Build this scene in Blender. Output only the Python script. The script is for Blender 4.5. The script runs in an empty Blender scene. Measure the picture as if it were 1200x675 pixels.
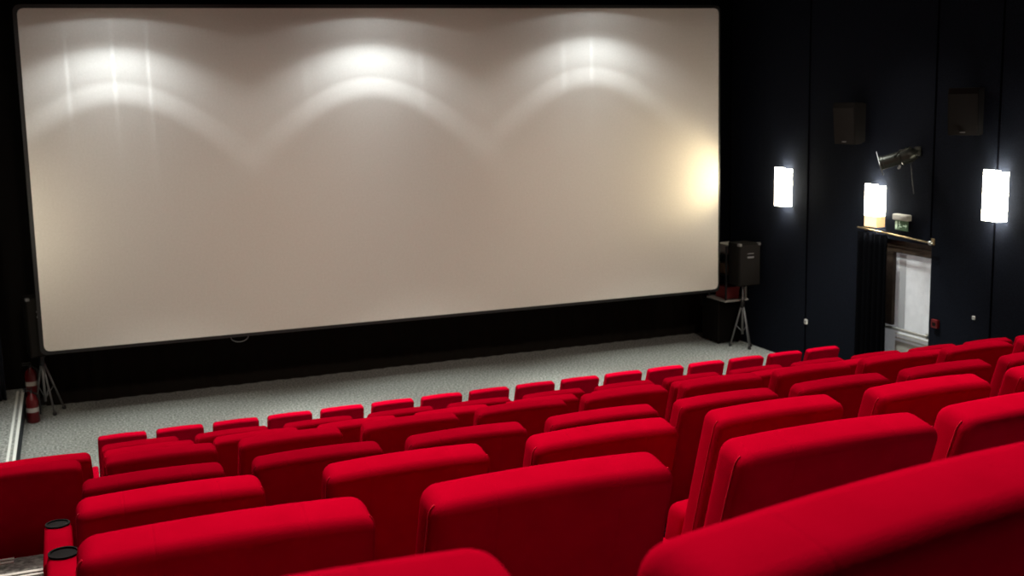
import bpy, bmesh, math, random
from mathutils import Vector, Matrix
random.seed(7)
scene = bpy.context.scene
COL = scene.collection
ZC = 4.2            # camera height above the flat front floor (m)
WX = 10.22          # right hand wall
LX = -1.35          # left hand wall
SY = 17.05          # front wall behind the screen


def Z(v):
    return v + ZC


# ------------------------------------------------------------------ materials
def mat(name, color, rough=.8, metal=0., spec=.5, emit=None, es=0., sheen=0., sheen_tint=None,
        noise=None, bump=0., bscale=200., trans=0.):
    m = bpy.data.materials.new(name)
    m.use_nodes = True
    nt = m.node_tree
    b = nt.nodes['Principled BSDF']
    b.inputs['Base Color'].default_value = (*color, 1)
    b.inputs['Roughness'].default_value = rough
    b.inputs['Metallic'].default_value = metal
    b.inputs['Specular IOR Level'].default_value = spec
    b.inputs['Sheen Weight'].default_value = sheen
    if sheen_tint:
        b.inputs['Sheen Tint'].default_value = (*sheen_tint, 1)
    if trans:
        b.inputs['Transmission Weight'].default_value = trans
    if emit:
        b.inputs['Emission Color'].default_value = (*emit, 1)
        b.inputs['Emission Strength'].default_value = es
    tc = nt.nodes.new('ShaderNodeTexCoord')
    if noise:
        sc, c2, fac = noise
        n = nt.nodes.new('ShaderNodeTexNoise')
        n.inputs['Scale'].default_value = sc
        n.inputs['Detail'].default_value = 3
        nt.links.new(tc.outputs['Object'], n.inputs['Vector'])
        r = nt.nodes.new('ShaderNodeMapRange')
        r.inputs['From Min'].default_value = .35
        r.inputs['From Max'].default_value = .65
        r.inputs['To Max'].default_value = fac
        nt.links.new(n.outputs['Fac'], r.inputs['Value'])
        mx = nt.nodes.new('ShaderNodeMix')
        mx.data_type = 'RGBA'
        mx.inputs['A'].default_value = (*color, 1)
        mx.inputs['B'].default_value = (*c2, 1)
        nt.links.new(r.outputs['Result'], mx.inputs['Factor'])
        nt.links.new(mx.outputs['Result'], b.inputs['Base Color'])
    if bump:
        n = nt.nodes.new('ShaderNodeTexNoise')
        n.inputs['Scale'].default_value = bscale
        n.inputs['Detail'].default_value = 2
        nt.links.new(tc.outputs['Object'], n.inputs['Vector'])
        bp = nt.nodes.new('ShaderNodeBump')
        bp.inputs['Strength'].default_value = bump
        bp.inputs['Distance'].default_value = .004
        nt.links.new(n.outputs['Fac'], bp.inputs['Height'])
        nt.links.new(bp.outputs['Normal'], b.inputs['Normal'])
    return m


def velvet(name, seams):
    """red seat cloth; with seams=True two stitched seams run over the backrest"""
    m = mat(name, (.46, .0009, .0225), rough=1, spec=0., sheen=0.,
            noise=(14, (.40, .0007, .018), .6))
    nt = m.node_tree
    b = nt.nodes['Principled BSDF']
    tc = [n for n in nt.nodes if n.type == 'TEX_COORD'][0]
    fine = nt.nodes.new('ShaderNodeTexNoise')
    fine.inputs['Scale'].default_value = 420
    nt.links.new(tc.outputs['Object'], fine.inputs['Vector'])
    h = fine.outputs['Fac']
    bp = nt.nodes.new('ShaderNodeBump')
    bp.inputs['Strength'].default_value = .3
    bp.inputs['Distance'].default_value = .002
    nt.links.new(h, bp.inputs['Height'])
    last = bp
    if seams:
        sx = nt.nodes.new('ShaderNodeSeparateXYZ')
        nt.links.new(tc.outputs['Object'], sx.inputs[0])
        ab = nt.nodes.new('ShaderNodeMath'); ab.operation = 'ABSOLUTE'
        nt.links.new(sx.outputs['X'], ab.inputs[0])
        su = nt.nodes.new('ShaderNodeMath'); su.operation = 'SUBTRACT'
        nt.links.new(ab.outputs[0], su.inputs[0]); su.inputs[1].default_value = .118
        a2 = nt.nodes.new('ShaderNodeMath'); a2.operation = 'ABSOLUTE'
        nt.links.new(su.outputs[0], a2.inputs[0])
        mr = nt.nodes.new('ShaderNodeMapRange'); mr.interpolation_type = 'SMOOTHSTEP'
        mr.inputs['From Max'].default_value = .005
        nt.links.new(a2.outputs[0], mr.inputs['Value'])
        b2 = nt.nodes.new('ShaderNodeBump')
        b2.inputs['Strength'].default_value = .35
        b2.inputs['Distance'].default_value = .002
        nt.links.new(mr.outputs['Result'], b2.inputs['Height'])
        nt.links.new(bp.outputs['Normal'], b2.inputs['Normal'])
        last = b2
    nt.links.new(last.outputs['Normal'], b.inputs['Normal'])
    return m


M = {}
M['velvet'] = velvet('red_velvet', False)
M['velvet_back'] = velvet('red_velvet_seamed', True)
M['piping'] = mat('red_piping', (.58, .008, .035), rough=.8, spec=.1)
M['tray'] = mat('black_plastic_tray', (.003, .003, .004), rough=.8, spec=.15)
M['shell'] = mat('black_seat_metal', (.02, .02, .022), rough=.5)
M['carpet'] = mat('grey_speckled_carpet', (.16, .165, .155), rough=1, spec=.1, noise=(34, (.44, .45, .42), 1), bump=.6, bscale=300)
M['nosing'] = mat('white_nosing_paint', (.75, .76, .72), rough=.6)
M['navy_riser'] = mat('navy_riser', (.016, .024, .035), rough=.8)
M['wall'] = mat('navy_fabric_wall', (.0105, .013, .0205), rough=1, spec=.06, noise=(60, (.006, .0075, .012), 1), bump=.35, bscale=260)
M['wall_groove'] = mat('dark_groove', (.002, .002, .003), rough=1, spec=0)
M['front'] = mat('black_front_wall', (.006, .005, .0045), rough=1, spec=.1)
M['skirt'] = mat('dark_brown_cloth', (.013, .011, .009), rough=1, spec=.05)
M['ceil'] = mat('black_ceiling', (.008, .008, .009), rough=1, spec=.1)
M['drape'] = mat('navy_drape', (.006, .008, .014), rough=.95, spec=.1, sheen=.05)
M['drapeblack'] = mat('black_drape', (.0022, .0024, .0032), rough=1, spec=.03)
M['black'] = mat('black_paint', (.012, .012, .012), rough=.5)
M['blackmatt'] = mat('matt_black_case', (.009, .0078, .0068), rough=.9, spec=.12, bump=.3, bscale=150)
M['grille'] = mat('speaker_grille', (.016, .0135, .0115), rough=.9, spec=.15, bump=.7, bscale=500)
M['silver'] = mat('silver_metal', (.55, .55, .53), rough=.35, metal=.8)
M['greymetal'] = mat('grey_metal', (.22, .22, .22), rough=.5, metal=.4)
M['darkmetal'] = mat('dark_grey_metal', (.03, .032, .027), rough=.4, metal=.6)
M['redpaint'] = mat('red_paint', (.12, .005, .007), rough=.35)
M['white'] = mat('white_plastic', (.6, .6, .58), rough=.5)
M['greyframe'] = mat('pale_grey_frame', (.40, .39, .36), rough=.6)
M['doorwhite_glow'] = mat('pale_grey_door_self_lit', (.60, .61, .63), rough=.7, noise=(9, (.54, .55, .57), 1), emit=(.42, .44, .47), es=.2)  # faint emission stands in for light falling on the door leaf
M['doorshadow'] = mat('painted_door_shadow', (.38, .385, .40), rough=.7, emit=(.42, .44, .47), es=.05)  # darker copy of the door grey, shade put into the colour
M['wood'] = mat('dark_brown_wood', (.055, .035, .022), rough=.6, noise=(12, (.03, .018, .012), 1))
M['brass'] = mat('brass_rod', (.45, .36, .22), rough=.3, metal=.9)
M['shade'] = mat('lit_white_shade', (.9, .9, .85), rough=.5, emit=(1, .93, .74), es=26)
M['shade_low'] = mat('dim_amber_shade', (.9, .8, .55), rough=.5, emit=(1, .60, .26), es=.85)
M['greensign'] = mat('green_sign', (.05, .09, .05), rough=.6, emit=(.10, .22, .10), es=.1)
M['signwhite'] = mat('pale_pictogram', (.5, .6, .5), rough=.5, emit=(.3, .42, .3), es=.3)
M['amberbox'] = mat('brown_card', (.20, .12, .07), rough=.8)
M['redcloth'] = mat('dull_red_plastic', (.20, .02, .02), rough=.7)
M['lens'] = mat('dark_lens', (.02, .02, .025), rough=.1)


def screen_material():
    m = mat('projection_screen', (.62, .60, .565), rough=.75, spec=.15)
    nt = m.node_tree
    b = nt.nodes['Principled BSDF']
    tc = [n for n in nt.nodes if n.type == 'TEX_COORD'][0]
    n = nt.nodes.new('ShaderNodeTexNoise'); n.inputs['Scale'].default_value = 38
    n.inputs['Detail'].default_value = 4
    nt.links.new(tc.outputs['Object'], n.inputs['Vector'])
    mx = nt.nodes.new('ShaderNodeMix'); mx.data_type = 'RGBA'
    mx.inputs['A'].default_value = (.57, .54, .49, 1)
    mx.inputs['B'].default_value = (.67, .64, .60, 1)
    nt.links.new(n.outputs['Fac'], mx.inputs['Factor'])
    nt.links.new(mx.outputs['Result'], b.inputs['Base Color'])
    return m


M['screen'] = screen_material()


# ------------------------------------------------------------------ helpers
def link(name, bm, m, parent=None, loc=None, smooth=False, auto=None):
    me = bpy.data.meshes.new(name)
    bm.to_mesh(me); bm.free()
    mats = m if isinstance(m, (list, tuple)) else [m]
    for k in mats:
        me.materials.append(k)
    if smooth:
        for p in me.polygons:
            p.use_smooth = True
        if auto:
            me.set_sharp_from_angle(angle=math.radians(auto))
    o = bpy.data.objects.new(name, me)
    COL.objects.link(o)
    if parent:
        o.parent = parent
    if loc:
        o.location = loc
    return o


def tag(o, label=None, cat=None, group=None, kind=None):
    if label: o['label'] = label
    if cat: o['category'] = cat
    if group: o['group'] = group
    if kind: o['kind'] = kind
    return o


def thing(name, loc, label, cat, group=None, rotz=0):
    o = bpy.data.objects.new(name, None)
    o.empty_display_size = .1
    COL.objects.link(o)
    o.location = loc
    o.rotation_euler = (0, 0, rotz)
    return tag(o, label, cat, group)


def box(bm, x0, x1, y0, y1, z0, z1, bev=0., seg=2, mi=0):
    t = bmesh.new()
    bmesh.ops.create_cube(t, size=1)
    for v in t.verts:
        v.co = Vector(((x0 + x1) / 2 + v.co.x * (x1 - x0), (y0 + y1) / 2 + v.co.y * (y1 - y0), (z0 + z1) / 2 + v.co.z * (z1 - z0)))
    if bev:
        bmesh.ops.bevel(t, geom=t.edges[:], offset=bev, segments=seg, profile=.5, affect='EDGES')
    for f in t.faces:
        f.material_index = mi
    merge(bm, t)
    return bm


def merge(bm, t):
    me = bpy.data.meshes.new('tmp')
    t.to_mesh(me); t.free()
    bm.from_mesh(me)
    bpy.data.meshes.remove(me)


def tube(bm, pts, r, n=10, cap=True, r2=None):
    pts = [Vector(p) for p in pts]
    rings = []
    prev = None
    for i, p in enumerate(pts):
        a = pts[max(0, i - 1)]; c = pts[min(len(pts) - 1, i + 1)]
        d = (c - a).normalized()
        if prev is None:
            up = Vector((0, 0, 1)) if abs(d.z) < .9 else Vector((1, 0, 0))
            u = d.cross(up).normalized()
        else:
            u = (prev - d * prev.dot(d)).normalized()
        prev = u
        w = d.cross(u)
        rr = r if r2 is None else r + (r2 - r) * i / (len(pts) - 1)
        rings.append([bm.verts.new(p + (u * math.cos(2 * math.pi * k / n) + w * math.sin(2 * math.pi * k / n)) * rr) for k in range(n)])
    for i in range(len(rings) - 1):
        for k in range(n):
            bm.faces.new((rings[i][k], rings[i][(k + 1) % n], rings[i + 1][(k + 1) % n], rings[i + 1][k]))
    if cap:
        bm.faces.new(rings[0][::-1]); bm.faces.new(rings[-1])
    bmesh.ops.recalc_face_normals(bm, faces=bm.faces[:])
    return bm


def lathe(bm, prof, n=20, M4=None):
    """profile of (radius, height) turned about z, then moved by M4"""
    rings = []
    for r, z in prof:
        rings.append([bm.verts.new((M4 @ Vector((r * math.cos(2 * math.pi * k / n), r * math.sin(2 * math.pi * k / n), z))) if M4 else
                                   Vector((r * math.cos(2 * math.pi * k / n), r * math.sin(2 * math.pi * k / n), z))) for k in range(n)])
    for i in range(len(rings) - 1):
        for k in range(n):
            bm.faces.new((rings[i][k], rings[i][(k + 1) % n], rings[i + 1][(k + 1) % n], rings[i + 1][k]))
    bm.faces.new(rings[0][::-1]); bm.faces.new(rings[-1])
    bmesh.ops.recalc_face_normals(bm, faces=bm.faces[:])
    return bm


def prism(bm, pts2, a0, a1, axis='x'):
    """closed outline pts2 pulled along an axis from a0 to a1"""
    def P(u, v, a):
        return {'x': (a, u, v), 'y': (u, a, v), 'z': (u, v, a)}[axis]
    A = [bm.verts.new(P(u, v, a0)) for u, v in pts2]
    B = [bm.verts.new(P(u, v, a1)) for u, v in pts2]
    n = len(A)
    for i in range(n):
        bm.faces.new((A[i], A[(i + 1) % n], B[(i + 1) % n], B[i]))
    bm.faces.new(A[::-1]); bm.faces.new(B)
    bmesh.ops.recalc_face_normals(bm, faces=bm.faces[:])
    return bm


# ------------------------------------------------------------------ cinema rows
#        y of top front edge, z of top, x of first seat, first k, last k, name of row
PITCH = .56
SW = .462           # width of a backrest at its top
SH = .91            # height of a seat
ROWS = [
    (11.81, -3.290, .056, 0, 15, 'front row by the screen'),
    (7.30, -2.085, .050, -1, 15, 'second row'),
    (6.17, -1.790, .050, -1, 13, 'third row'),
    (5.063, -1.495, .046, -1, 12, 'fourth row'),
    (3.959, -1.239, -.045, 0, 10, 'fifth row'),
    (2.809, -.921, -.020, 0, 8, 'sixth row'),
    (1.845, -.664, -.015, 0, 7, 'seventh row'),
    (.800, -.345, -.165, 0, 1, 'nearest row at the camera'),
]

# tiered floor: one stepped slab --------------------------------------------
def build_floor():
    # list of (y where the level starts, level z) going from the screen to the back
    edges = [(SY + .1, 0)]
    prof = [(SY + .1, 0.)]
    y = 10.9
    levels = [(10.9, .27), (9.75, .54), (8.65, .82)]
    for i, r in enumerate(ROWS[1:]):
        prev = levels[-1] if False else None
        yprev = 8.2 if i == 0 else ROWS[i][0] - .22
        levels.append((yprev, Z(r[1]) - SH))
    levels.append((.58, Z(-.09) - SH)); levels.append((-.5, Z(.18) - SH)); levels.append((-1.6, Z(.4) - SH))
    cur = 0.
    for yy, zz in levels:
        prof.append((yy, cur)); prof.append((yy, zz)); cur = zz
    prof.append((-3.1, cur)); prof.append((-3.1, -.3)); prof.append((SY + .1, -.3))
    bm = bmesh.new()
    prism(bm, prof, LX - .1, WX + .1, 'x')
    o = link('floor', bm, M['carpet'])
    tag(o, kind='structure')
    return levels


levels = build_floor()

# carpeted stair of the left aisle, level with the backs of the fourth row
bm = bmesh.new()
prof = []
cy, cz = 4.93, Z(-1.85)
prof.append((cy, Z(-2.5)))
while cy > -2.6:
    prof.append((cy, cz)); prof.append((cy - .52, cz)); cy -= .52; cz += .135
prof.append((cy, cz - .135 - 1.2))
prof = prof[:-1] + [(cy, Z(-2.5))]
prism(bm, prof, LX, -.155, 'x')
tag(link('floor_aisle', bm, M['carpet']), kind='structure')
cy, cz = 4.93, Z(-1.85)
n = 1
for i in range(4):
    x1 = -.34 if i == 0 else -.16
    bm = bmesh.new()
    box(bm, LX + .02, x1, cy - .018, cy + .004, cz - .012, cz + .004)
    box(bm, LX + .02, x1, cy - .052, cy - .034, cz - .002, cz + .004)
    tag(link('trim_%d' % n, bm, M['nosing']), kind='structure')
    n += 1
    cy -= .52; cz += .135

# low platform along the left wall at the front, with a painted double edge
bm = bmesh.new(); box(bm, LX, -.84, 9.9, SY, 0, .26)
tag(link('floor_platform', bm, M['carpet']), kind='structure')
bm = bmesh.new(); box(bm, -.84, -.82, 9.9, SY, 0, .258)
tag(link('trim_5', bm, M['navy_riser']), kind='structure')
bm = bmesh.new()
box(bm, -.85, -.815, 9.9, SY - .15, .255, .268)
box(bm, -.915, -.885, 9.9, SY - .15, .255, .266)
tag(link('trim_6', bm, M['nosing']), kind='structure')

# walls -----------------------------------------------------------------------
CEIL = Z(2.1)
# right wall with a doorway y 11.6..12.95, z 0..2.15
DY0, DY1, DZ = 11.62, 12.93, Z(-2.09)
bm = bmesh.new()
T = .25
box(bm, WX, WX + T, -3.1, DY0, -.3, CEIL)
box(bm, WX, WX + T, DY1, SY + .1, -.3, CEIL)
box(bm, WX, WX + T, DY0, DY1, DZ, CEIL)
tag(link('wall_right', bm, M['wall']), kind='structure')
# shadow gaps between the fabric panels
for i, y in enumerate((16.4, 14.27, 11.635, 10.56, 8.4, 6.3)):
    bm = bmesh.new()
    z0 = DZ + .1 if i == 2 else 0.
    box(bm, WX - .006, WX + .004, y - .008, y + .008, z0, CEIL)
    box(bm, WX - .010, WX + .004, y + .008, y + .012, z0, CEIL)
    tag(link('trim_%d' % (7 + i), bm, M['wall_groove']), kind='structure')
bm = bmesh.new(); box(bm, LX - .2, LX, -3.1, SY + .1, -.3, CEIL)
tag(link('wall_left', bm, M['wall']), kind='structure')
bm = bmesh.new(); box(bm, LX, WX + T, SY, SY + .2, -.3, CEIL)
tag(link('wall_front', bm, M['front']), kind='structure')
bm = bmesh.new(); box(bm, LX, WX + T, -3.3, -3.1, -.3, CEIL)
tag(link('wall_back', bm, M['wall']), kind='structure')
bm = bmesh.new(); box(bm, LX - .2, WX + T, -3.3, SY + .2, CEIL, CEIL + .2)
tag(link('ceiling', bm, M['ceil']), kind='structure')
# black kick skirting strip at the foot of the front wall
bm = bmesh.new(); box(bm, -.8, WX, SY - .05, SY, 0, .11, .008)
tag(link('baseboard_front', bm, M['black']), kind='structure')

# exit door in the right wall ---------------------------------------------------
xd = WX + .10
d = bpy.data.objects.new('door_1', None); COL.objects.link(d); d.location = (xd, (DY0 + DY1) / 2, 0)
tag(d, kind='structure')
dc = Vector(d.location)


def dpart(name, boxes, m, parent=d):
    bm = bmesh.new()
    for b in boxes:
        box(bm, b[0] - dc.x, b[1] - dc.x, b[2] - dc.y, b[3] - dc.y, b[4], b[5], b[6] if len(b) > 6 else 0)
    return link(name, bm, m, parent)


dpart('door_leaf', [(xd, xd + .05, DY0 + .02, DY1 - .02, .01, Z(-2.28))], M['doorwhite_glow'])
dpart('door_lintel', [(xd - .04, xd + .08, DY0, DY1, Z(-2.27), DZ, .006), (xd - .055, xd - .03, DY0, DY1, Z(-2.19), Z(-2.17))], M['wood'])
dpart('door_frame', [(xd - .035, xd + .05, DY0, DY0 + .022, .0, Z(-2.27)), (xd - .05, xd + .05, 12.40, 12.84, 0.93, Z(-2.27)), (xd - .05, xd + .05, 12.83, DY1, 0, Z(-2.27))], M['wood'])
dpart('door_shadow_strip', [(xd - .004, xd + .001, 12.20, 12.33, .9, Z(-2.29))], M['doorshadow'])  # thin darker strip paints the shading along the curtain side of the leaf
pb = bmesh.new()
box(pb, -.10, -.065, -.62 , .46, .885, .925, .01)
box(pb, -.07, 0.0, -.62, -.56, .865, .945, .008)
box(pb, -.07, 0.0, .40, .46, .865, .945, .008)
link('panic_bar', pb, M['silver'], d)
dpart('kick_panel', [(xd - .012, xd, DY0 + .06, 12.36, .12, .72), (xd - .016, xd - .004, DY0 + .06, 12.36, .755, .775), (xd - .016, xd - .004, DY0 + .06, 12.36, .815, .83)], M['greyframe'])

# curtain rod and drawn-back curtain beside the door
rod = thing('curtain_rod', (WX - .10, 12.25, Z(-2.0)), 'thin brass curtain rod fixed above the exit door', 'curtain rod')
bm = bmesh.new(); tube(bm, [(0, -.70, -.035), (0, .72, .025)], .012)
link('rod', bm, M['brass'], rod, smooth=True, auto=40)
for y, z in ((-.66, -.033), (.66, .022)):
    bm = bmesh.new(); tube(bm, [(0, y, z), (.1, y, z)], .012); box(bm, .085, .1, y - .03, y + .03, z - .04, z + .04, .004)
    link('bracket', bm, M['brass'], rod)
bm = bmesh.new(); lathe(bm, [(.008, -.035), (.026, -.02), (.03, 0), (.022, .02), (.006, .032)], 14, Matrix.Translation((0, -.72, -.036)) @ Matrix.Rotation(math.pi / 2, 4, 'X'))
link('finial', bm, M['silver'], rod, smooth=True)


def drape(name, p0, p1, z0, z1, amp, folds, m, label, cat, gather=0.):
    """hanging pleated cloth from p0 to p1 (xy)"""
    p0 = Vector(p0); p1 = Vector(p1)
    o = thing(name, (*(p0.lerp(p1, .5)), z0), label, cat)
    L = (p1 - p0).length
    t = (p1 - p0).normalized(); nrm = Vector((-t.y, t.x))
    bm = bmesh.new()
    NX, NZ = folds * 10, 14
    grid = []
    base = p0.lerp(p1, .5)
    for j in range(NZ + 1):
        v = j / NZ
        row = []
        for i in range(NX + 1):
            u = i / NX
            ph = u * folds * 2 * math.pi + .5 * math.sin(3 * u + 1) + .25 * math.sin(v * 3 + u * 9)
            a = amp * (1 - .35 * v) * (1 + .3 * math.sin(u * 17))
            w = 1 - gather * math.sin(math.pi * min(1, v * 1.1)) * .5
            off = t * ((u - .5) * L * w) + nrm * (a * math.sin(ph))
            row.append(bm.verts.new((off.x, off.y, v * (z1 - z0))))
        grid.append(row)
    for j in range(NZ):
        for i in range(NX):
            bm.faces.new((grid[j][i], grid[j][i + 1], grid[j + 1][i + 1], grid[j + 1][i]))
    g = link('cloth', bm, m, o, smooth=True)
    sol = g.modifiers.new('thickness', 'SOLIDIFY'); sol.thickness = .006
    return o


drape('door_curtain', (WX - .105, 12.33), (WX - .105, 12.98), .02, Z(-2.03), .045, 6, M['drapeblack'],
      'long black curtain drawn to the left side of the exit door', 'curtain')
drape('stage_drape', (-1.25, 16.35), (-1.02, 16.42), .28, Z(1.6), .03, 4, M['drape'],
      'dark navy drape hanging at the left edge, left of the big screen', 'curtain')

# ------------------------------------------------------------------ the screen
scr = thing('projection_screen', (4.57, 15.75, 0), 'huge pale cinema projection screen across the front wall', 'screen')
# corners on the plane, left edge a touch splayed
TL = (-.416 - 4.57, Z(1.160)); TR = (9.575 - 4.57, Z(1.172)); BR = (9.590 - 4.57, Z(-3.225)); BL = (-.478 - 4.57, Z(-3.185))


def rounded_quad(c, r, n=6):
    out = []
    m = len(c)
    for i in range(m):
        p = Vector(c[i]); a = Vector(c[i - 1]); b = Vector(c[(i + 1) % m])
        da = (a - p).normalized(); db = (b - p).normalized()
        s = p + da * r; e = p + db * r
        for k in range(n + 1):
            t = k / n
            out.append(tuple((1 - t) ** 2 * s + 2 * t * (1 - t) * p + t * t * e))
    return out


bm = bmesh.new()
prism(bm, rounded_quad([TL, TR, BR, BL], .09), 0, .03, 'y')
link('screen_surface', bm, M['screen'], scr)
bm = bmesh.new()
o_ = rounded_quad([(TL[0] - .05, TL[1] + .05), (TR[0] + .05, TR[1] + .05), (BR[0] + .05, BR[1] - .05), (BL[0] - .05, BL[1] - .05)], .1)
prism(bm, o_, .031, .11, 'y')
link('screen_frame', bm, M['black'], scr)
for x in (-4.2, -1.4, 1.4, 4.2):
    bm = bmesh.new()
    box(bm, x - .03, x + .03, .12, .18, Z(-3.0), Z(1.1))
    link('hanging_rail', bm, M['black'], scr)
# cloth skirt behind the screen's lower edge
bm = bmesh.new()
N = 160
vs = []
for i in range(N + 1):
    x = -.55 + (WX - .15 + .55) * i / N
    y = SY - .12 + .018 * math.sin(i * 1.7) + .01 * math.sin(i * .43)
    vs.append((bm.verts.new((x, y, .0)), bm.verts.new((x, y, Z(-2.9)))))
for i in range(N):
    bm.faces.new((vs[i][0], vs[i + 1][0], vs[i + 1][1], vs[i][1]))
o = link('screen_skirt', bm, M['skirt'], smooth=True)
o.location = (0, 0, .0)
tag(o, 'long black cloth skirt on the wall below the screen', 'curtain')
# loop of cable under the screen
bm = bmesh.new()
tube(bm, [(2.03 + .12 * -math.cos(t * math.pi / 12), 0, -.075 * math.sin(t * math.pi / 12)) for t in range(13)], .006, 6)
o = link('cable', bm, M['greymetal'], smooth=True)
o.location = (0, 15.88, Z(-3.26))
tag(o, 'thin cable loop hanging below the bottom edge of the screen', 'cable')

# ------------------------------------------------------------------ seats
LEAN = .30
BH = .56
TH = .105


def deform(x, y, z):
    """backrest local: x centred, y 0 at front (towards screen) to -TH, z 0 at bottom, BH top"""
    s = BH - z
    f = max(0., min(1., 1 - s / .20))
    rear = -y / TH
    x2 = x * (1 + .10 * s)
    z2 = z + (.007 * (1 - (2 * x / SW) ** 2)) * f - .020 * rear * f * (1 if z > BH - .07 else .4)
    y2 = y + LEAN * s + (.012 * (1 - (2 * x / SW) ** 2) * rear) * 0
    # belly of the padding on the rear face
    y2 -= .010 * rear * math.sin(math.pi * min(1, s / BH)) * (1 - (2 * x / SW) ** 2)
    # the front corners stay a little further back than the middle
    return Vector((x2, y2, z2))


def backrest_bm():
    bm = bmesh.new()
    bmesh.ops.create_cube(bm, size=1)
    for v in bm.verts:
        v.co = Vector((v.co.x * SW, (v.co.y - .5) * TH, (v.co.z + .5) * BH))
    eds = [e for e in bm.edges if abs(e.verts[0].co.y - e.verts[1].co.y) > .01]
    bmesh.ops.bevel(bm, geom=eds, offset=.030, segments=6, profile=.5, affect='EDGES')
    rear = [e for e in bm.edges if all(v.co.y < -TH + .001 for v in e.verts)]
    bmesh.ops.bevel(bm, geom=rear, offset=.027, segments=5, profile=.5, affect='EDGES')
    fr_ = [e for e in bm.edges if all(v.co.y > -.001 for v in e.verts)]
    bmesh.ops.bevel(bm, geom=fr_, offset=.030, segments=5, profile=.5, affect='EDGES')
    for x in (-.18, -.14, -.1, -.05, 0, .05, .1, .14, .18):
        bmesh.ops.bisect_plane(bm, geom=bm.verts[:] + bm.edges[:] + bm.faces[:], plane_co=(x, 0, 0), plane_no=(1, 0, 0))
    for z in (.08, .16, .24, .32, .40, .46, .50):
        bmesh.ops.bisect_plane(bm, geom=bm.verts[:] + bm.edges[:] + bm.faces[:], plane_co=(0, 0, z), plane_no=(0, 0, 1))
    for v in bm.verts:
        v.co = deform(*v.co)
    return bm


def cushion_bm():
    bm = bmesh.new()
    bmesh.ops.create_cube(bm, size=1)
    for v in bm.verts:
        v.co = Vector((v.co.x * .40, .17 + (v.co.y + .5) * .12, .27 + (v.co.z + .5) * .26))
    bmesh.ops.bevel(bm, geom=bm.edges[:], offset=.035, segments=4, profile=.5, affect='EDGES')
    for x in (-.12, 0, .12):
        bmesh.ops.bisect_plane(bm, geom=bm.verts[:] + bm.edges[:] + bm.faces[:], plane_co=(x, 0, 0), plane_no=(1, 0, 0))
    for v in bm.verts:
        v.co.y += -.28 * (v.co.z - .28) + .03 * (1 - (v.co.x / .22) ** 2) * (v.co.y > .23)
        v.co.y += .045
    return bm


def armrest_bm(w=.033, h=.45):
    # red padded body of the armrest, rounded at its front end, centred on x=0
    bm = bmesh.new()
    y0, y1 = .075, .50
    pts = [(-w, y0), (w, y0), (w, y1 - w)]
    for k in range(1, 8):
        a = k * math.pi / 8
        pts.append((w * math.cos(a), y1 - w + w * math.sin(a)))
    pts.append((-w, y1 - w))
    prism(bm, pts, .06, h, 'z')
    es = [e for e in bm.edges if all(v.co.z > h - .01 for v in e.verts)]
    bmesh.ops.bevel(bm, geom=es, offset=.018, segments=3, profile=.5, affect='EDGES')
    return bm


def tray_bm():
    bm = bmesh.new()
    w = .044
    yc = .447
    # raised D shaped rim with a hollow holder
    out, inn = [], []
    for k in range(25):
        a = 2 * math.pi * k / 25
        out.append((w * math.cos(a), yc + w * 1.0 * math.sin(a)))
        inn.append((w * .86 * math.cos(a), yc + w * .86 * math.sin(a)))
    A = [bm.verts.new((x, y, .6005)) for x, y in out]
    B = [bm.verts.new((x, y, .606)) for x, y in out]
    C = [bm.verts.new((x, y, .606)) for x, y in inn]
    D = [bm.verts.new((x, y, .602)) for x, y in inn]
    n = 25
    for P, Q in ((A, B), (B, C), (C, D)):
        for k in range(n):
            bm.faces.new((P[k], P[(k + 1) % n], Q[(k + 1) % n], Q[k]))
    bm.faces.new(D); bm.faces.new(A[::-1])
    bmesh.ops.recalc_face_normals(bm, faces=bm.faces[:])
    return bm


def base_bm():
    bm = bmesh.new()
    box(bm, -.20, .20, .17, .23, .18, .28, .006)
    for x in (-.19, .16):
        box(bm, x, x + .03, .14, .26, .012, .27, .004)
        box(bm, x - .012, x + .042, .06, .36, 0, .014, .003)
    return bm


def piping_bm(sx):
    bm = bmesh.new()
    r = .030
    yy = -TH + .030
    e = .0006
    pts = [deform(sx * (SW / 2 + e), yy, z) for z in (.04, .14, .24, .34, .44, BH - r)]
    for k in range(1, 4):
        a = k * math.pi / 12
        pts.append(deform(sx * (SW / 2 + e - (r) * (1 - math.cos(a))), yy, BH + e - r + r * math.sin(a)))
    tube(bm, pts, .0017, 6)
    return bm


def make_seat(last=False):
    r = bpy.data.objects.new('cinema_seat', None); r.empty_display_size = .1
    COL.objects.link(r)
    b = link('backrest', backrest_bm(), M['velvet_back'], r, loc=(0, 0, SH - BH), smooth=True)
    for sx in (-1, 1):
        link('piping', piping_bm(sx), M['piping'], b, smooth=True)
    link('seat_cushion', cushion_bm(), M['velvet'], r, smooth=True)
    link('seat_base', base_bm(), M['shell'], r)
    a = link('armrest', armrest_bm(), M['velvet'], r, loc=(-PITCH / 2, 0, 0), smooth=True, auto=50)
    return r, a


seat0, arm0 = make_seat()


bm = bmesh.new(); box(bm, -.012, .012, .068, .074, .41, .44, .002)
link('number_plate', bm, M['silver'], arm0)


def copy_tree(o, parent=None):
    c = o.copy(); COL.objects.link(c)
    if parent:
        c.parent = parent
    for ch in list(o.children):
        copy_tree(ch, c)
    return c


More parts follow.
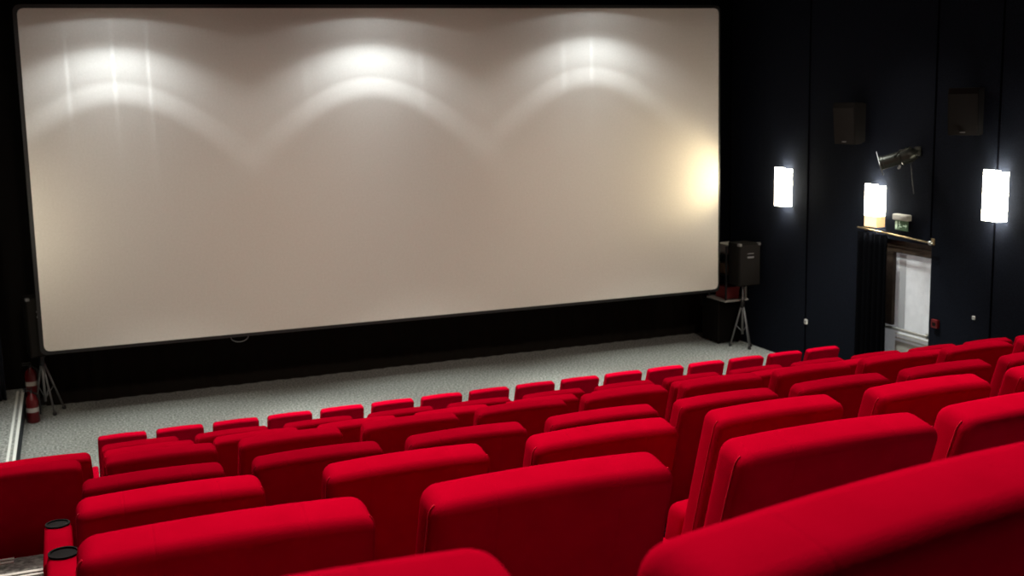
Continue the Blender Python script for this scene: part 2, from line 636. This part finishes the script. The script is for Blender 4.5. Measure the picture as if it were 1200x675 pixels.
ORD = ['first', 'second', 'third', 'fourth', 'fifth', 'sixth', 'seventh', 'eighth', 'ninth', 'tenth', 'eleventh',
       'twelfth', 'thirteenth', 'fourteenth', 'fifteenth', 'sixteenth', 'seventeenth']
jobs = []
for (y, z, x0, k0, k1, nm) in ROWS:
    for k in range(k0, k1 + 1):
        jobs.append((x0 + SW / 2 + k * PITCH, y, Z(z) - SH, k - k0, k == k1, nm))
NUDGE = {('second', 0): -.14, ('third', 0): .035, ('sixth', 0): -.03, ('seventh', 0): -.022, ('seventh', 1): -.024, ('seventh', 2): .017, ('seventh', 3): -.02}
AISLE_ARM = bpy.data.meshes.new('aisle_armrest')
_b = armrest_bm(.048, .60); _b.to_mesh(AISLE_ARM); _b.free(); AISLE_ARM.materials.append(M['velvet'])
for _p in AISLE_ARM.polygons:
    _p.use_smooth = True
AISLE_ARM.set_sharp_from_angle(angle=math.radians(50))
SEATS = [seat0] + [copy_tree(seat0) for _ in jobs[1:]]
for s, (x, y, z, i, last, nm) in zip(SEATS, jobs):
    s.location = (x, y, z)
    s.rotation_euler = (0, 0, math.radians(random.uniform(-.35, .35)))
    s.location.x += NUDGE.get((nm.split()[0], i), 0)
    if nm[:5] in ('secon', 'third'):
        s.scale.z = 1 - (.055 if nm[0] == 's' and i == 0 else .004 * i) / SH
    if nm[:5] == 'sixth':
        s.scale.x = .94; s.location.x -= .014
    if nm.startswith('nearest'):
        s.location = ((.045, .76, z + .022), (.607, .772, z + .014))[i]
        s.scale.x = (1, 1.04)[i]
        s.rotation_euler = (0, 0, math.radians((2, 9.5)[i]))
    if 'nearest' in nm:
        lab = ['red seat top of the nearest row, at the bottom centre of the picture',
               'largest blurred red backrest filling the lower right corner of the picture'][i]
    else:
        lab = 'red cinema seat, %s from the left in the %s' % (ORD[i], nm)
    tag(s, lab, 'seat', 'red seats of the ' + nm)
    if i == 0 and nm[:5] in ('fifth', 'sixth', 'seven'):
        ar = [c for c in s.children if c.name.startswith('armrest')][0]
        ar.data = AISLE_ARM
        for c in list(ar.children):
            bpy.data.objects.remove(c)
        ar.location.x -= {'fifth': .05, 'sixth': .0}.get(nm[:5], .015)
        link('cup_holder', tray_bm(), M['tray'], ar, smooth=True, auto=40)
    if (i == 1 and nm[:5] in ('neare', 'third')) or (i == 3 and nm[:5] == 'seven'):
        ar = [c for c in s.children if c.name.startswith('armrest')][0]
        for c in list(ar.children) + [ar]:
            bpy.data.objects.remove(c)
    if last:
        a = arm0.copy(); COL.objects.link(a); a.parent = s; a.location = (PITCH / 2, 0, 0)
        for ch in arm0.children:
            c = ch.copy(); COL.objects.link(c); c.parent = a

# ------------------------------------------------------------------ wall lamps
LAMPS = [
    (14.66, -1.262, -1.835, False, 'lit white box wall lamp beside the screen, farthest of the row'),
    (12.52, -1.372, -1.937, True, 'lit wall lamp with an amber bottom above the door curtain'),
    (10.37, -1.068, -1.655, False, 'lit white box wall lamp near the right edge of the picture'),
]


def wall_lamp(y, zt, zb, amber, label, side=1):
    """y is the near edge; the box stands off the wall"""
    W_, D_ = .255, .15
    H_ = zt - zb
    x = WX if side > 0 else LX
    o = thing('wall_lamp', (x, y + W_ / 2, Z(zb)), label, 'wall lamp', 'white box lamps along the ' + ('right' if side > 0 else 'left') + ' wall')
    s = -side
    zl = .15 if amber else 0.

    def xb(bm, a, b, *r, **k):
        a, b = sorted((s * a, s * b)); box(bm, a, b, *r, **k)
    bm = bmesh.new(); xb(bm, D_ - .006, D_, -W_ / 2, W_ / 2, zl, H_ + .012)
    link('front_shade', bm, M['shade'], o)
    for sy in (-1, 1):
        bm = bmesh.new(); y0 = sy * W_ / 2
        xb(bm, .012, D_ - .007, min(y0, y0 - sy * .006), max(y0, y0 - sy * .006), zl, H_ - .012)
        link('side_shade', bm, M['shade'], o)
    if amber:
        bm = bmesh.new()
        xb(bm, D_ - .006, D_, -W_ / 2, W_ / 2, 0, zl)
        xb(bm, .012, D_ - .007, -W_ / 2, -W_ / 2 + .006, 0, zl)
        xb(bm, .012, D_ - .007, W_ / 2 - .006, W_ / 2, 0, zl)
        link('lower_shade', bm, M['shade_low'], o)
    bm = bmesh.new(); xb(bm, 0, .012, -W_ / 2 + .02, W_ / 2 - .02, .1, H_ - .1)
    link('back_plate', bm, M['white'], o)
    for zz in (.13, H_ - .15):
        bm = bmesh.new()
        tube(bm, [(s * .07, -W_ / 2 - .025, zz), (s * .07, W_ / 2 + .025, zz)], .006, 8)
        link('clip_pin', bm, M['silver'], o)
    bm = bmesh.new()
    lathe(bm, [(.012, -.06), (.018, -.05), (.018, .05), (.012, .06)], 12, Matrix.Translation((s * .07, 0, H_ / 2)))
    link('bulb', bm, M['shade'], o, smooth=True)
    for sgn, e in ((1, 24), (-1, 36)):
        l = bpy.data.lights.new('lamp_glow', 'SPOT')
        l.energy = e; l.color = (.86, .90, 1.0); l.spot_size = math.radians(105); l.spot_blend = .8
        l.shadow_soft_size = .02
        lo = bpy.data.objects.new('lamp_glow', l); COL.objects.link(lo); lo.parent = o
        lo.location = (s * .075, 0, H_ / 2 + sgn * .12)
        lo.rotation_euler = (math.pi if sgn > 0 else 0, 0, 0)
    return o


for a in LAMPS:
    wall_lamp(*a)

# ------------------------------------------------------------------ wall speakers
def wall_speaker(y, zt, zb, w, d, label, rotz):
    h = zt - zb
    o = thing('wall_speaker', (WX - .02, y, Z(zb)), label, 'speaker', 'black speakers high on the side wall')
    # cabinet outline seen from the side: front leans downwards
    g = bpy.data.objects.new('cabinet', None)
    prof = [(-.02, .04), (-.02, h - .02), (-.10, h), (-d + .02, h), (-d, h - .07), (-d + .05, 0.0), (-.12, 0.)]
    bm = bmesh.new(); prism(bm, prof, -w / 2, w / 2, 'y')
    # prism 'y' gives (u, a, v): already x,z outline
    bmesh.ops.bevel(bm, geom=bm.edges[:], offset=.008, segments=2, profile=.5, affect='EDGES')
    R = Matrix.Rotation(rotz, 4, 'Z')
    bmesh.ops.transform(bm, matrix=R, verts=bm.verts)
    link('cabinet', bm, M['blackmatt'], o)
    bm = bmesh.new()
    p2 = [(-d - .006, h - .075), (-d + .044, .01), (-d + .056, .012), (-d + .006, h - .072)]
    prism(bm, p2, -w / 2 + .012, w / 2 - .012, 'y')
    bmesh.ops.transform(bm, matrix=R, verts=bm.verts)
    gr = link('grille', bm, M['grille'], o)
    bm = bmesh.new(); box(bm, -d + .026, -d + .040, -.03, .03, .03, .042)
    bmesh.ops.transform(bm, matrix=R, verts=bm.verts)
    link('badge', bm, M['greymetal'], o)
    bm = bmesh.new(); box(bm, -.03, .02, -.07, .07, h * .3, h * .7, .005); tube(bm, [(-.02, 0, h * .5), (-.14, 0, h * .5)], .02)
    link('bracket', bm, M['black'], o)
    return o


wall_speaker(13.17, -.275, -.84, .36, .28, 'black wall speaker, the one nearer the screen', math.radians(14))
wall_speaker(11.02, -.10, -.66, .36, .30, 'black wall speaker, the one nearer the right edge', math.radians(30))

# ------------------------------------------------------------------ theatre spotlight
sp = thing('stage_spotlight', (WX, 11.95, Z(-.93)), 'black theatre spotlight clamped to the side wall above the exit sign', 'spotlight')
sp.scale = (.84, .84, .84)
ax_from = Vector((-.27, -.17, .0)); ax_to = Vector((-.27 - .77, -.17 + .64, -.30))
dirv = (ax_to - ax_from).normalized()
q = Vector((0, 0, 1)).rotation_difference(dirv).to_matrix().to_4x4()
MM = Matrix.Translation(ax_from) @ q
bm = bmesh.new()
lathe(bm, [(.02, -.10), (.075, -.085), (.105, -.03), (.115, .03), (.115, .14), (.10, .15), (.10, .40), (.108, .41), (.108, .45)], 24, MM)
link('lamp_body', bm, M['darkmetal'], sp, smooth=True, auto=35)
bm = bmesh.new(); lathe(bm, [(.118, .03), (.124, .03), (.124, .05), (.118, .05)], 24, MM); lathe(bm, [(.118, .11), (.124, .11), (.124, .13), (.118, .13)], 24, MM)
link('cooling_rib', bm, M['darkmetal'], sp)
t = bmesh.new(); box(t, -.135, .135, -.135, .135, .452, .462, .002)
bmesh.ops.transform(t, matrix=MM, verts=t.verts)
fr = link('gel_frame', t, M['greymetal'], sp)
bm = bmesh.new(); lathe(bm, [(.01, .4625), (.095, .4625), (.095, .466), (.01, .468)], 24, MM)
link('lens', bm, M['lens'], fr, smooth=False)
bm = bmesh.new()
pc = ax_from + dirv * .13
tube(bm, [pc + Vector((-.12, 0, 0)) * 1.1, pc + Vector((-.13, -.10, .10)), pc + Vector((0, -.18, .16)), pc + Vector((.12, -.10, .10)), pc + Vector((.13, 0, 0))], .011, 8)
link('yoke', bm, M['darkmetal'], sp, smooth=True)
bm = bmesh.new()
tube(bm, [pc + Vector((0, -.18, .16)), Vector((-.12, -.05, .05)), Vector((0, -.04, .04))], .016, 8)
box(bm, -.03, 0, -.10, .02, -.03, .11, .005)
link('wall_clamp', bm, M['darkmetal'], sp)
bm = bmesh.new(); lathe(bm, [(.02, -.025), (.028, -.02), (.028, .02), (.02, .025)], 10, Matrix.Translation((-.13, -.10, -.0)) @ Matrix.Rotation(1.2, 4, 'Y'))
link('clamp_knob', bm, M['silver'], sp, smooth=True)
bm = bmesh.new(); lathe(bm, [(.012, -.03), (.02, -.02), (.02, .02), (.012, .03)], 10, Matrix.Translation(pc + Vector((-.08, -.05, -.14))) @ Matrix.Rotation(.6, 4, 'X'))
link('focus_knob', bm, M['greymetal'], sp, smooth=True)
bm = bmesh.new(); tube(bm, [ax_from + Vector((.02, -.08, -.02)), Vector((-.16, -.06, -.16)), Vector((-.06, .02, -.40)), Vector((-.012, .03, -.62))], .004, 6)
link('power_cable', bm, M['black'], sp, smooth=True)

# ------------------------------------------------------------------ emergency exit sign
ex = thing('exit_sign', (WX, 12.14, Z(-1.945)), 'small green emergency exit sign with white housing above the door', 'sign')
bm = bmesh.new(); box(bm, -.085, 0, -.135, .15, .135, .215, .012); box(bm, -.10, -.02, -.135, -.02, .165, .205, .008)
link('housing', bm, M['greyframe'], ex)
bm = bmesh.new(); box(bm, -.05, -.035, -.115, .135, 0, .135, .004)
pl = link('sign_panel', bm, M['greensign'], ex)
bm = bmesh.new()
X0, X1 = -.0535, -.0505
# running figure, door and arrow
t = bmesh.new(); lathe(t, [(.010, 0), (.010, .003)], 12, Matrix.Translation((X0, .045, .108)) @ Matrix.Rotation(math.pi / 2, 4, 'Y')); merge(bm, t)
for (ya, za, yb, zb_) in ((.043, .095, .030, .06), (.030, .06, .052, .040), (.052, .04, .048, .018), (.030, .06, .010, .045), (.010, .045, -.004, .05), (.042, .09, .062, .075), (.040, .09, .020, .082)):
    a = Vector((X0 + .0015, ya, za)); b_ = Vector((X0 + .0015, yb, zb_))
    dd = (b_ - a).normalized(); pp = Vector((0, -dd.z, dd.y)) * .0055
    vv = [bm.verts.new(a + pp), bm.verts.new(b_ + pp), bm.verts.new(b_ - pp), bm.verts.new(a - pp)]
    bm.faces.new(vv)
box(bm, X0, X1, .085, .12, .015, .118)
box(bm, X0, X1, -.085, -.03, .058, .072)
prism(bm, [(-.108, .065), (-.08, .090), (-.08, .040)], X0, X1, 'x')
link('pictogram', bm, M['signwhite'], pl)

# ------------------------------------------------------------------ fire call point and wall sockets
o = thing('fire_call_point', (WX, 11.478, Z(-3.135)), 'small red fire alarm call point right of the exit door', 'fire alarm')
bm = bmesh.new(); box(bm, -.045, 0, -.055, .055, 0, .11, .008); link('case', bm, M['redpaint'], o)
bm = bmesh.new(); box(bm, -.048, -.044, -.03, .03, .03, .075); link('press_plate', bm, M['blackmatt'], o)
for y, z, lab in ((14.25, -3.59, 'small pale socket low on the wall behind the front row'), (10.83, -2.91, 'tiny pale wall socket on the wall near the right edge')):
    o = thing('wall_socket', (WX, y, Z(z)), lab, 'socket', None)
    w = .035 if y > 12 else .02
    bm = bmesh.new(); box(bm, -.02, 0, -w, w, 0, 2.2 * w, .004); link('face_plate', bm, M['white'], o)
    bm = bmesh.new(); box(bm, -.022, -.019, -w * .4, w * .4, w * .7, w * 1.5); link('rocker', bm, M['greymetal'], o)


# ------------------------------------------------------------------ loudspeakers on tripods
def tripod_speaker(base, h, feet, sw, sd, sh, rot, lab1, lab2, headz):
    t = thing('tripod_stand', base, lab2, 'stand', None)
    bm = bmesh.new(); tube(bm, [(0, 0, .22), (0, 0, headz - .05)], .018, 10)
    link('pole', bm, M['greymetal'], t, smooth=True)
    bm = bmesh.new(); lathe(bm, [(.03, h - .06), (.036, h - .05), (.036, h + .05), (.03, h + .06)], 14)
    link('collar', bm, M['black'], t, smooth=True, auto=40)
    for fx, fy in feet:
        v = Vector((fx, fy, 0))
        bm = bmesh.new(); tube(bm, [Vector((fx * .06, fy * .06, h)), Vector((fx, fy, .018))], .0135, 8)
        l = link('leg', bm, M['greymetal'], t, smooth=True)
        bm = bmesh.new(); lathe(bm, [(.026, 0), (.028, .02), (.018, .05), (.013, .055)], 10, Matrix.Translation((fx, fy, 0)))
        link('rubber_foot', bm, M['black'], l, smooth=True)
        bm = bmesh.new(); tube(bm, [Vector((0, 0, .26)), Vector((fx * .55, fy * .55, h * .50))], .007, 6)
        link('brace', bm, M['greymetal'], t, smooth=True)
    s = thing('loudspeaker', (base[0], base[1], base[2] + headz), lab1, 'speaker', None, rot)
    bm = bmesh.new()
    w2 = sw / 2; d2 = sd / 2
    prism(bm, [(-w2, -d2), (w2, -d2), (w2 * .8, d2), (-w2 * .8, d2)], 0, sh, 'z')
    bmesh.ops.bevel(bm, geom=bm.edges[:], offset=.014, segments=2, profile=.5, affect='EDGES')
    link('cabinet', bm, M['blackmatt'], s)
    bm = bmesh.new(); box(bm, -w2 + .02, w2 - .02, -d2 - .012, -d2 + .002, .02, sh - .02, .004)
    link('grille', bm, M['grille'], s)
    for sx in (-1, 1):
        bm = bmesh.new(); box(bm, min(sx * w2 * 1.0, sx * (w2 - .05)), max(sx * w2 * 1.0, sx * (w2 - .05)), -d2 - .016, -d2 + .05, sh - .035, sh + .006, .006)
        link('corner_cap', bm, M['greymetal'], s)
    bm = bmesh.new(); box(bm, -.05, .07, -d2 - .018, -d2 - .010, sh * .66, sh * .70, .003); box(bm, -.05, .07, -d2 - .018, -d2 - .010, sh * .76, sh * .775, .002)
    link('badge', bm, M['greymetal'], s)
    bm = bmesh.new(); lathe(bm, [(.05, -.04), (.05, 0)], 14)
    link('pole_mount', bm, M['black'], s)
    return s


tripod_speaker((9.97, 15.62, 0), .72, [(-.12, .17), (.15, .0), (.03, -.16)], .40, .38, .68, math.radians(0),
               'black loudspeaker on a tripod right of the screen', 'grey tripod stand holding the loudspeaker right of the screen', Z(-3.16))
tripod_speaker((-.54, 16.32, 0), .78, [(.10, .05), (.22, .35), (-.14, .40)], .34, .34, .80, math.radians(15),
               'dark loudspeaker half hidden left of the screen corner', 'grey tripod stand at the lower left corner of the screen', Z(-3.33))

# ------------------------------------------------------------------ clutter right of the screen
o = thing('wall_shelf', (9.98, 16.08, 0), 'small shelf with a pale board standing on the black subwoofer', 'shelf')
for i_, (x, y) in enumerate(((-.20, -.26), (.17, -.26), (-.20, .26), (.17, .26))):
    bm = bmesh.new(); box(bm, x - .014, x + .014, y - .014, y + .014, Z(-3.44), Z(-2.55 if i_ != 1 else -3.15), .003)
    link('upright', bm, M['black'] if i_ != 1 else M['greyframe'], o)
bm = bmesh.new(); box(bm, -.235, .205, -.29, .29, Z(-3.47), Z(-3.44), .004)
link('shelf_board', bm, M['greyframe'], o)
for z in (-3.03, -2.70):
    bm = bmesh.new(); box(bm, -.18, .15, -.24, .24, Z(z) - .02, Z(z), .004)
    link('shelf_board', bm, M['black'], o)
for (x, y, z, sx, sy, sz, m, lab) in (
        (9.95, 16.05, -3.439, .24, .34, .20, 'redcloth', 'dull red box on the lowest shelf behind the loudspeaker'),
        (9.95, 16.05, -3.029, .22, .34, .17, 'amberbox', 'brown box on the middle shelf behind the loudspeaker'),
        (9.95, 16.05, -2.699, .22, .34, .16, 'greyframe', 'pale grey box on the top shelf behind the loudspeaker')):
    o = thing('storage_box', (x, y, Z(z)), lab, 'box')
    bm = bmesh.new(); box(bm, -sx / 2, sx / 2, -sy / 2, sy / 2, 0, sz * .75, .006); link('box_body', bm, M[m], o)
    bm = bmesh.new(); box(bm, -sx / 2 - .006, sx / 2 + .006, -sy / 2 - .006, sy / 2 + .006, sz * .75, sz, .006); link('lid', bm, M[m], o)
o = thing('subwoofer', (9.97, 16.02, 0), 'black subwoofer cabinet on the floor under the small shelf', 'speaker')
bm = bmesh.new(); box(bm, -.22, .22, -.02, .50, .02, .729, .012); link('cabinet', bm, M['blackmatt'], o)
bm = bmesh.new(); box(bm, -.20, .20, -.032, -.018, .06, .68, .004); link('grille', bm, M['front'], o)
for x in (-.18, .18):
    bm = bmesh.new(); lathe(bm, [(.02, 0), (.024, .02)], 10, Matrix.Translation((x, .03, 0))); lathe(bm, [(.02, 0), (.024, .02)], 10, Matrix.Translation((x, .27, 0)))
    link('foot', bm, M['black'], o)

# ------------------------------------------------------------------ fire extinguishers
for (x, y, z0, lab) in ((-.715, 16.86, .19, 'red fire extinguisher with white label, the one farther left, raised on a stand'),
                        (-.70, 16.12, 0, 'red fire extinguisher on the floor nearest the tripod')):
    z0b = 0.0
    if z0 > 0:
        st = thing('extinguisher_stand', (x, y, 0), 'low black stand under the farther fire extinguisher', 'stand')
        bm = bmesh.new(); box(bm, -.10, .10, -.10, .10, z0 - .02, z0, .004); link('stand_top', bm, M['black'], st)
        bm = bmesh.new()
        for a in (-.08, .08):
            for b in (-.08, .08):
                box(bm, a - .01, a + .01, b - .01, b + .01, 0, z0 - .02)
        link('stand_frame', bm, M['black'], st)
    o = thing('fire_extinguisher', (x, y, z0), lab, 'fire extinguisher', None)
    bm = bmesh.new(); lathe(bm, [(.06, 0), (.078, .015), (.078, .30), (.06, .355), (.028, .385), (.022, .40)], 20)
    link('cylinder', bm, M['redpaint'], o, smooth=True, auto=50)
    bm = bmesh.new(); lathe(bm, [(.0785, .15), (.0795, .15), (.0795, .21), (.0785, .21)], 20); link('paper_label', bm, M['greyframe'], o, smooth=True, auto=50)
    bm = bmesh.new(); box(bm, -.015, .015, -.02, .02, .40, .43, .003); box(bm, -.10, .02, -.012, .012, .43, .442, .003); box(bm, -.10, .02, -.012, .012, .462, .472, .003)
    link('valve_handle', bm, M['black'], o)
    bm = bmesh.new(); tube(bm, [(.02, 0, .41), (.085, 0, .37), (.098, 0, .25), (.092, 0, .10)], .010, 8); link('hose', bm, M['black'], o, smooth=True)


# ------------------------------------------------------------------ lights
def spot(name, loc, energy, color, size, blend, rad, aim=None, cam=True):
    l = bpy.data.lights.new(name, 'SPOT')
    l.energy = energy; l.color = color; l.spot_size = math.radians(size); l.spot_blend = blend; l.shadow_soft_size = rad
    o = bpy.data.objects.new(name, l); COL.objects.link(o); o.location = loc
    if aim:
        o.rotation_euler = Vector(Vector(aim) - Vector(loc)).to_track_quat('-Z', 'Y').to_euler()
    return o


# three reflector downlights washing the screen from just in front of its top edge
def washer(x, e=1.19, zt=1.36, power=60, streaks=()):
    l = bpy.data.lights.new('screen_downlight', 'SPOT')
    l.spot_size = math.radians(168); l.spot_blend = .04; l.shadow_soft_size = .006
    l.energy = power; l.color = (.86, .95, 1.0)
    l.use_nodes = True
    nt = l.node_tree
    em = [n for n in nt.nodes if n.type == 'EMISSION'][0]
    tc = nt.nodes.new('ShaderNodeTexCoord')
    nm = nt.nodes.new('ShaderNodeVectorMath'); nm.operation = 'NORMALIZE'
    nt.links.new(tc.outputs['Normal'], nm.inputs[0])
    sp_ = nt.nodes.new('ShaderNodeSeparateXYZ'); nt.links.new(nm.outputs[0], sp_.inputs[0])
    ab = nt.nodes.new('ShaderNodeMath'); ab.operation = 'ABSOLUTE'; nt.links.new(sp_.outputs['Z'], ab.inputs[0])
    ac = nt.nodes.new('ShaderNodeMath'); ac.operation = 'ARCCOSINE'; nt.links.new(ab.outputs[0], ac.inputs[0])
    mr = nt.nodes.new('ShaderNodeMapRange'); mr.inputs['From Max'].default_value = math.radians(80)
    nt.links.new(ac.outputs[0], mr.inputs['Value'])
    cr = nt.nodes.new('ShaderNodeValToRGB'); nt.links.new(mr.outputs['Result'], cr.inputs['Fac'])
    ramp = cr.color_ramp
    stops = [(0, .8), (34, .75), (39.5, .8), (42.5, 1.75), (45.5, 1.9), (47.4, 1.35), (48.6, 1.45), (53, 1.45), (57, 1.05), (61, .34), (64, .22), (71, .22), (73.5, .20), (75.5, .02), (79, .0)]
    ramp.elements[0].position = 0; ramp.elements[0].color = (stops[0][1] / 3,) * 3 + (1,)
    ramp.elements[1].position = 1; ramp.elements[1].color = (0, 0, 0, 1)
    for a, v in stops[1:]:
        el = ramp.elements.new(a / 80); el.color = (v / 3, v / 3, v / 3, 1)
    ml = nt.nodes.new('ShaderNodeMath'); ml.operation = 'MULTIPLY'; ml.inputs[1].default_value = 3.
    nt.links.new(cr.outputs['Color'], ml.inputs[0])
    # narrow streaks left by the facets of the reflector
    dv = nt.nodes.new('ShaderNodeMath'); dv.operation = 'DIVIDE'
    nt.links.new(sp_.outputs['X'], dv.inputs[0]); nt.links.new(sp_.outputs['Y'], dv.inputs[1])
    # weaker towards the sides
    sq = nt.nodes.new('ShaderNodeMath'); sq.operation = 'MULTIPLY'
    nt.links.new(dv.outputs[0], sq.inputs[0]); nt.links.new(dv.outputs[0], sq.inputs[1])
    s1 = nt.nodes.new('ShaderNodeMath'); s1.operation = 'MULTIPLY_ADD'; s1.inputs[1].default_value = .62; s1.inputs[2].default_value = 1
    nt.links.new(sq.outputs[0], s1.inputs[0])
    s2 = nt.nodes.new('ShaderNodeMath'); s2.operation = 'POWER'; s2.inputs[1].default_value = 1.5
    nt.links.new(s1.outputs[0], s2.inputs[0])
    s3 = nt.nodes.new('ShaderNodeMath'); s3.operation = 'DIVIDE'
    nt.links.new(ml.outputs[0], s3.inputs[0]); nt.links.new(s2.outputs[0], s3.inputs[1])
    ml = s3
    tot = None
    for c0, wd, am in streaks:
        su = nt.nodes.new('ShaderNodeMath'); su.operation = 'SUBTRACT'; su.inputs[1].default_value = c0
        nt.links.new(dv.outputs[0], su.inputs[0])
        aa = nt.nodes.new('ShaderNodeMath'); aa.operation = 'ABSOLUTE'; nt.links.new(su.outputs[0], aa.inputs[0])
        m2 = nt.nodes.new('ShaderNodeMapRange'); m2.interpolation_type = 'SMOOTHSTEP'
        m2.inputs['From Max'].default_value = wd; m2.inputs['To Min'].default_value = am; m2.inputs['To Max'].default_value = 0
        nt.links.new(aa.outputs[0], m2.inputs['Value'])
        if tot is None:
            tot = m2.outputs['Result']
        else:
            ad = nt.nodes.new('ShaderNodeMath'); ad.operation = 'ADD'
            nt.links.new(tot, ad.inputs[0]); nt.links.new(m2.outputs['Result'], ad.inputs[1]); tot = ad.outputs[0]
    if tot is not None:
        ad = nt.nodes.new('ShaderNodeMath'); ad.operation = 'ADD'; ad.inputs[1].default_value = 1
        nt.links.new(tot, ad.inputs[0])
        fin = nt.nodes.new('ShaderNodeMath'); fin.operation = 'MULTIPLY'
        nt.links.new(ml.outputs[0], fin.inputs[0]); nt.links.new(ad.outputs[0], fin.inputs[1])
        nt.links.new(fin.outputs[0], em.inputs['Strength'])
    else:
        nt.links.new(ml.outputs[0], em.inputs['Strength'])
    o = bpy.data.objects.new('screen_downlight', l); COL.objects.link(o)
    o.location = (x, 15.75 - e, Z(zt))
    return o


washer(.66, power=112, streaks=((-.47, .035, .30), (0., .03, .25), (.36, .035, .30)))
washer(4.02, power=122, streaks=((.62, .05, .18), (-.75, .05, .15)))
washer(7.40, zt=1.44, power=100, streaks=((-.38, .05, .2), (0., .04, .2)))

# house lights in the ceiling, tilted back over the seats
WARM = (1.0, .88, .80)
for y, e in ((13.4, 280), (11.0, 320), (8.7, 330), (6.7, 295), (4.8, 265), (3.1, 370), (1.75, 190)):
    for x in (.6, 3.3, 6.0, 8.7):
        if x > y * 1.1 + 2.5:
            continue
        spot('house_downlight', (x, y, Z(1.95)), e * .84, WARM, 78, .6, .10, aim=(x, y - 1.25, Z(1.95) - 2.3))
# three over the open floor in front of the screen
for x in (1.0, 4.6, 8.2):
    spot('floor_downlight', (x, 12.3, Z(1.95)), 1300, (.95, 1.0, .95), 66, .5, .15, aim=(x, 12.7, 0))
# warm house lights further back that reach the lower screen
for x in (.6, 4.2, 7.8):
    spot('house_spot', (x, 8.2, Z(1.95)), 580, (1.0, .84, .72), 58, 1., .2, aim=(x + .4, 15.8, Z(-2.5)))
# light spilling sideways out of the far lamp onto the screen edge
o = spot('lamp_spill', (WX - .20, 15.0, Z(-1.5)), 85, (1.0, .84, .50), 88, 1., .06, aim=(8.95, 15.75, Z(-1.36)))
for i, (y, zt) in enumerate(((14.5, -1.27), (8.22, -.75), (6.07, -.4))):
    wall_lamp(y, zt, zt - .58, False, 'lit white box lamp on the left wall, %s from the screen' % ORD[i], -1)

w = bpy.data.worlds.new('World'); scene.world = w; w.use_nodes = True
w.node_tree.nodes['Background'].inputs[0].default_value = (.5, .6, .8, 1)
w.node_tree.nodes['Background'].inputs[1].default_value = .01

# ------------------------------------------------------------------ camera
ya, pi_, ro = .36629, -.17044, -.02564
F = Vector((math.sin(ya) * math.cos(pi_), math.cos(ya) * math.cos(pi_), math.sin(pi_)))
R0 = Vector((math.cos(ya), -math.sin(ya), 0)); U0 = R0.cross(F)
R = R0 * math.cos(ro) + U0 * math.sin(ro)
U = -R0 * math.sin(ro) + U0 * math.cos(ro)
cam = bpy.data.cameras.new('Camera'); co = bpy.data.objects.new('Camera', cam); COL.objects.link(co)
co.matrix_world = Matrix(((R.x, U.x, -F.x, 0), (R.y, U.y, -F.y, 0), (R.z, U.z, -F.z, ZC), (0, 0, 0, 1)))
cam.sensor_width = 36; cam.lens = 1342.5 / 1200 * 36
cam.clip_start = .05
cam.dof.use_dof = True; cam.dof.focus_distance = 3.2; cam.dof.aperture_fstop = cam.lens / 1000 / .0045
scene.camera = co
scene.view_settings.view_transform = 'Standard'
scene.view_settings.look = 'None'
scene.view_settings.exposure = .12
scene.view_settings.gamma = .9
scene.cycles.max_bounces = 6
